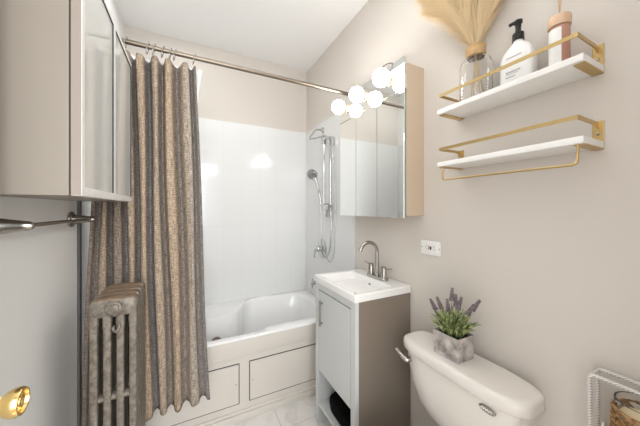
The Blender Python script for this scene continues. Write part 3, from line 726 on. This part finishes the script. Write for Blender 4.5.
# vase with pampas
ZS = 1.7045
vs = thing('glass_vase', 'clear glass vase with a cork collar at the end of the upper shelf', 'vase', (.975, .612, ZS))
bm = bmesh.new(); o_ = (.975, .612, ZS)
lathe(bm, [(0, 0), (.050, 0), (.054, .004), (.055, .02), (.055, .135), (.050, .155), (.036, .168), (.030, .172), (.030, .200), (.0275, .200), (.0275, .172), (.034, .164), (.047, .152), (.052, .133), (.052, .022), (.049, .008), (0, .007)], o_, n=40)
obj('vase_body', bm, M['glass'], vs, True, 50)
bm = bmesh.new(); lathe(bm, [(.0305, .172), (.034, .174), (.034, .212), (.030, .214), (.027, .212), (.027, .2005)], o_, n=36); obj('collar', bm, M['cork'], vs, True, 40)
random.seed(21)
def pampas(tx, ty, tz, wh, sway):
    t = thing('pampas_stem', 'dried cream pampas plume in the glass vase, '+wh, 'dried grass', (.975, .612, ZS+.012), 'pampas plumes in the vase')
    b0 = Vector((.975-(tx-.975)*.25, .612-(ty-.612)*.16, ZS+.014)); neck = Vector((.975+(tx-.975)*.10, .612+(ty-.612)*.055, ZS+.21)); tip = Vector((tx, ty, tz))
    mid = neck.lerp(tip, .45)+Vector((0, 0, .035))
    path = smooth_path([b0, neck, mid, tip], 10)
    bm = bmesh.new(); tube(bm, path[:-8], .0017, 6); obj('stalk', bm, M['straw'], t, True)
    bm = bmesh.new(); n0 = 10; seg = path[n0:]
    for k in range(2300):
        f_ = random.random(); i = min(int(f_*(len(seg)-1)), len(seg)-2); q = f_*(len(seg)-1)-i
        p = seg[i].lerp(seg[i+1], q); d = (seg[i+1]-seg[i]).normalized()
        rnd = Vector((random.gauss(0, 1), random.gauss(0, 1), random.gauss(0, 1))); rnd = (rnd-d*rnd.dot(d)).normalized()
        Ls = (.060+.060*math.sin(PI*min(1, f_*.9+.12)))*random.uniform(.6, 1.2)
        ang = random.uniform(.10, .50)*(1.15-.4*f_)
        dr = d*math.cos(ang)+rnd*math.sin(ang); sd = dr.cross(rnd).normalized(); prev = None
        wd = random.uniform(.0006, .0013)
        for j in range(4):
            tt = j/3; c = p+dr*Ls*tt+Vector((0, 0, -1))*.012*tt*tt+rnd*.008*tt*tt
            if c.x > XW-.002: c.x = XW-.002
            w2 = wd*(1-tt*.75)
            cu = [bm.verts.new(c-sd*w2), bm.verts.new(c+sd*w2)]
            if prev: bm.faces.new((prev[0], prev[1], cu[1], cu[0]))
            prev = cu
    obj('plume', bm, M['pampas'], t)
for a in ((.92, .75, 2.13, 'leaning furthest towards the mirror', 0), (.86, .72, 2.13, 'second from the mirror side', 0), (.985, .73, 2.16, 'against the wall on the mirror side', 0), (.90, .66, 2.22, 'rising at the front centre', 0),
          (.99, .66, 2.24, 'rising straight up at the back', 0), (.95, .53, 2.18, 'beside the soap bottle', 0), (.99, .50, 2.12, 'leaning over the soap bottle', 0), (.95, .70, 2.20, 'in the middle of the bunch', 0)):
    pampas(*a)

# soap bottle
sb = thing('soap_bottle', 'white pump bottle with a black pump on the upper shelf', 'bottle', (.985, .474, ZS))
bm = bmesh.new()
loft(bm, [superel(.985, .474, a, b_, ZS+z, e, 48) for a, b_, z, e in ((.022, .038, 0, 4), (.027, .044, .004, 4), (.028, .049, .03, 4), (.028, .049, .100, 4), (.026, .042, .122, 3.4), (.021, .031, .138, 2.8), (.015, .019, .149, 2.2), (.014, .0145, .153, 2), (.0135, .0135, .158, 2))])
bt = obj('bottle_body', bm, M['bottle'], sb, True, 50)
for nm, rows in (('brand_line', ((.100, .452, .496, .0022),)), ('printed_text', ((.052, .455, .497, .0026), (.045, .462, .494, .0010), (.036, .470, .498, .0016)))):
    bm = bmesh.new()
    for z, ya, yb_, hh in rows:
        y = ya; random.seed(int(z*1000))
        while y < yb_:
            dl_ = random.uniform(.0022, .0040); box(bm, (.9563, y, ZS+z-hh), (.9572, min(y+dl_, yb_), ZS+z+hh)); y += dl_+.0016
    obj(nm, bm, M['text'], bt)
bm = bmesh.new(); c_ = (.985, .474, ZS)
lathe(bm, [(0, .158), (.0165, .158), (.0165, .182), (.0125, .186), (.0085, .190), (.0075, .205), (.0085, .206), (.0085, .214), (.012, .217), (.012, .226), (.008, .229), (0, .229)], c_)
tube(bm, smooth_path([(.985, .474, ZS+.222), (.980, .484, ZS+.223), (.973, .496, ZS+.219)]), [.0065]*8+[.0055]*9, 10); obj('pump', bm, M['blackpl'], sb, True, 40)

# reed diffuser
df = thing('reed_diffuser', 'rose and white diffuser bottle with a pale wood collar on the upper shelf', 'diffuser', (.98, .364, ZS))
bm = bmesh.new(); lathe(bm, [(0, 0), (.022, 0), (.024, .003), (.024, .130), (.020, .132), (0, .132)], (.98, .364, ZS), n=36); db = obj('diffuser_body', bm, M['copper'], df, True, 40)
bm = bmesh.new(); rr0, rr1 = [], []
for k in range(13):
    a = PI*.55+(PI*.62)*k/12
    for L_, z in ((rr0, ZS+.006), (rr1, ZS+.124)): L_.append((.98+.0246*math.cos(a), .364+.0246*math.sin(a), z))
v0 = [bm.verts.new(p) for p in rr0]; v1 = [bm.verts.new(p) for p in rr1]
for k in range(12): bm.faces.new((v0[k], v0[k+1], v1[k+1], v1[k]))
obj('label_sticker', bm, M['whitelabel'], db, True)
bm = bmesh.new(); lathe(bm, [(0, .1325), (.0265, .1325), (.0272, .135), (.0272, .160), (.0255, .163), (.006, .163), (.006, .150), (0, .150)], (.98, .364, ZS), n=36); obj('wood_collar', bm, M['wood'], df, True, 40)
for k, (dx, dy, zz) in enumerate(((.004, .010, .33), (-.006, -.002, .35), (.006, -.010, .32))):
    bm = bmesh.new(); tube(bm, [(.98, .364+.002*(k-1), ZS+.151), (.98+dx, .364+dy, ZS+zz)], .0016, 8); obj('reed', bm, M['tan_socket'], df, True)

# ------------------------------------------------------------ cord-wrapped rack and candle beside the toilet
rk = thing('cord_rack', 'white cord-wrapped wire rack in the near right corner', 'rack', (.97, .11, 0))
def wrapped(bm, pts, r):
    P = [Vector(p) for p in pts]; out = []; rad_ = []
    for i in range(len(P)-1):
        L_ = (P[i+1]-P[i]).length; n = max(2, int(L_/.0042))
        for k in range(n): out.append(P[i].lerp(P[i+1], k/n)); rad_.append(r*(1.0 if len(out) % 2 else .68))
    out.append(P[-1]); rad_.append(r); tube(bm, out, rad_, 8)
for x in (.966, 1.019):
    bm = bmesh.new(); wrapped(bm, rounded([(x, .295, .006), (x, .295, .855), (x, -.07, .855), (x, -.07, .006)], .014, 3), .0058); obj('frame', bm, M['rope'], rk, True)
for y, z in ((.292, .852), (-.066, .852), (.295, .02), (-.07, .02), (.295, .684), (-.07, .684)):
    bm = bmesh.new(); wrapped(bm, [(.966, y, z), (1.019, y, z)], .005); obj('cross_bar', bm, M['rope'], rk, True)
bm = bmesh.new(); box(bm, (.885, -.066, .690), (1.036, .289, .700), .003); obj('tray', bm, M['wood'], rk, True, 40)
cd = thing('candle', 'cream candle in a glass jar wrapped in woven twigs', 'candle', (.937, .195, .7005))
cc = (.937, .195, .7005)
bm = bmesh.new(); lathe(bm, [(0, 0), (.040, 0), (.043, .004), (.043, .115), (.047, .140), (.0465, .146), (.0430, .146), (.040, .115), (.040, .008), (0, .008)], cc, n=40); obj('glass_jar', bm, M['glass'], cd, True, 50)
bm = bmesh.new(); lathe(bm, [(0, .0085), (.0395, .0085), (.0395, .112), (.037, .114), (0, .113)], cc, n=36); obj('wax', bm, M['wax'], cd, True, 40)
bm = bmesh.new(); tube(bm, [(cc[0], cc[1], cc[2]+.113), (cc[0]+.001, cc[1], cc[2]+.124)], .0012, 6); obj('wick', bm, M['text'], cd)
random.seed(5); bm = bmesh.new()
for k in range(430):
    a = random.uniform(0, 2*PI); z = random.uniform(.004, .122); da = random.uniform(.4, 1.1)*random.choice((-1, 1)); dz = random.uniform(-.05, .05); pts = []
    for j in range(6):
        t = j/5; zz = min(.126, max(.003, z+dz*t)); rr_ = .0475+random.uniform(-.002, .004); pts.append((cc[0]+rr_*math.cos(a+da*t), cc[1]+rr_*math.sin(a+da*t), cc[2]+zz))
    tube(bm, pts, .0020, 5)
tw = obj('twig_wrap', bm, M['twig'], cd, True); tw['kind'] = 'stuff'
pt = thing('white_piece', 'small white curved piece standing beside the candle', 'ornament', (.945, .258, .7005))  # unidentified small white form, modelled as a plain curved shell
bm = bmesh.new(); g = []
for i in range(9):
    row = []
    for j in range(7):
        a = i/8*PI; z = j/6*.040; r = .014*(.75+.35*math.sin(PI*j/6)); row.append(bm.verts.new((.945+r*math.cos(a)*1.1, .258+r*math.sin(a)*.6, .7005+z*1.35*(.8+.2*math.sin(a)))))
    g.append(row)
for i in range(8):
    for j in range(6): bm.faces.new((g[i][j], g[i+1][j], g[i+1][j+1], g[i][j+1]))
po = obj('curved_shell', bm, M['curved_shell'], pt, True); md = po.modifiers.new('thickness', 'SOLIDIFY'); md.thickness = .003
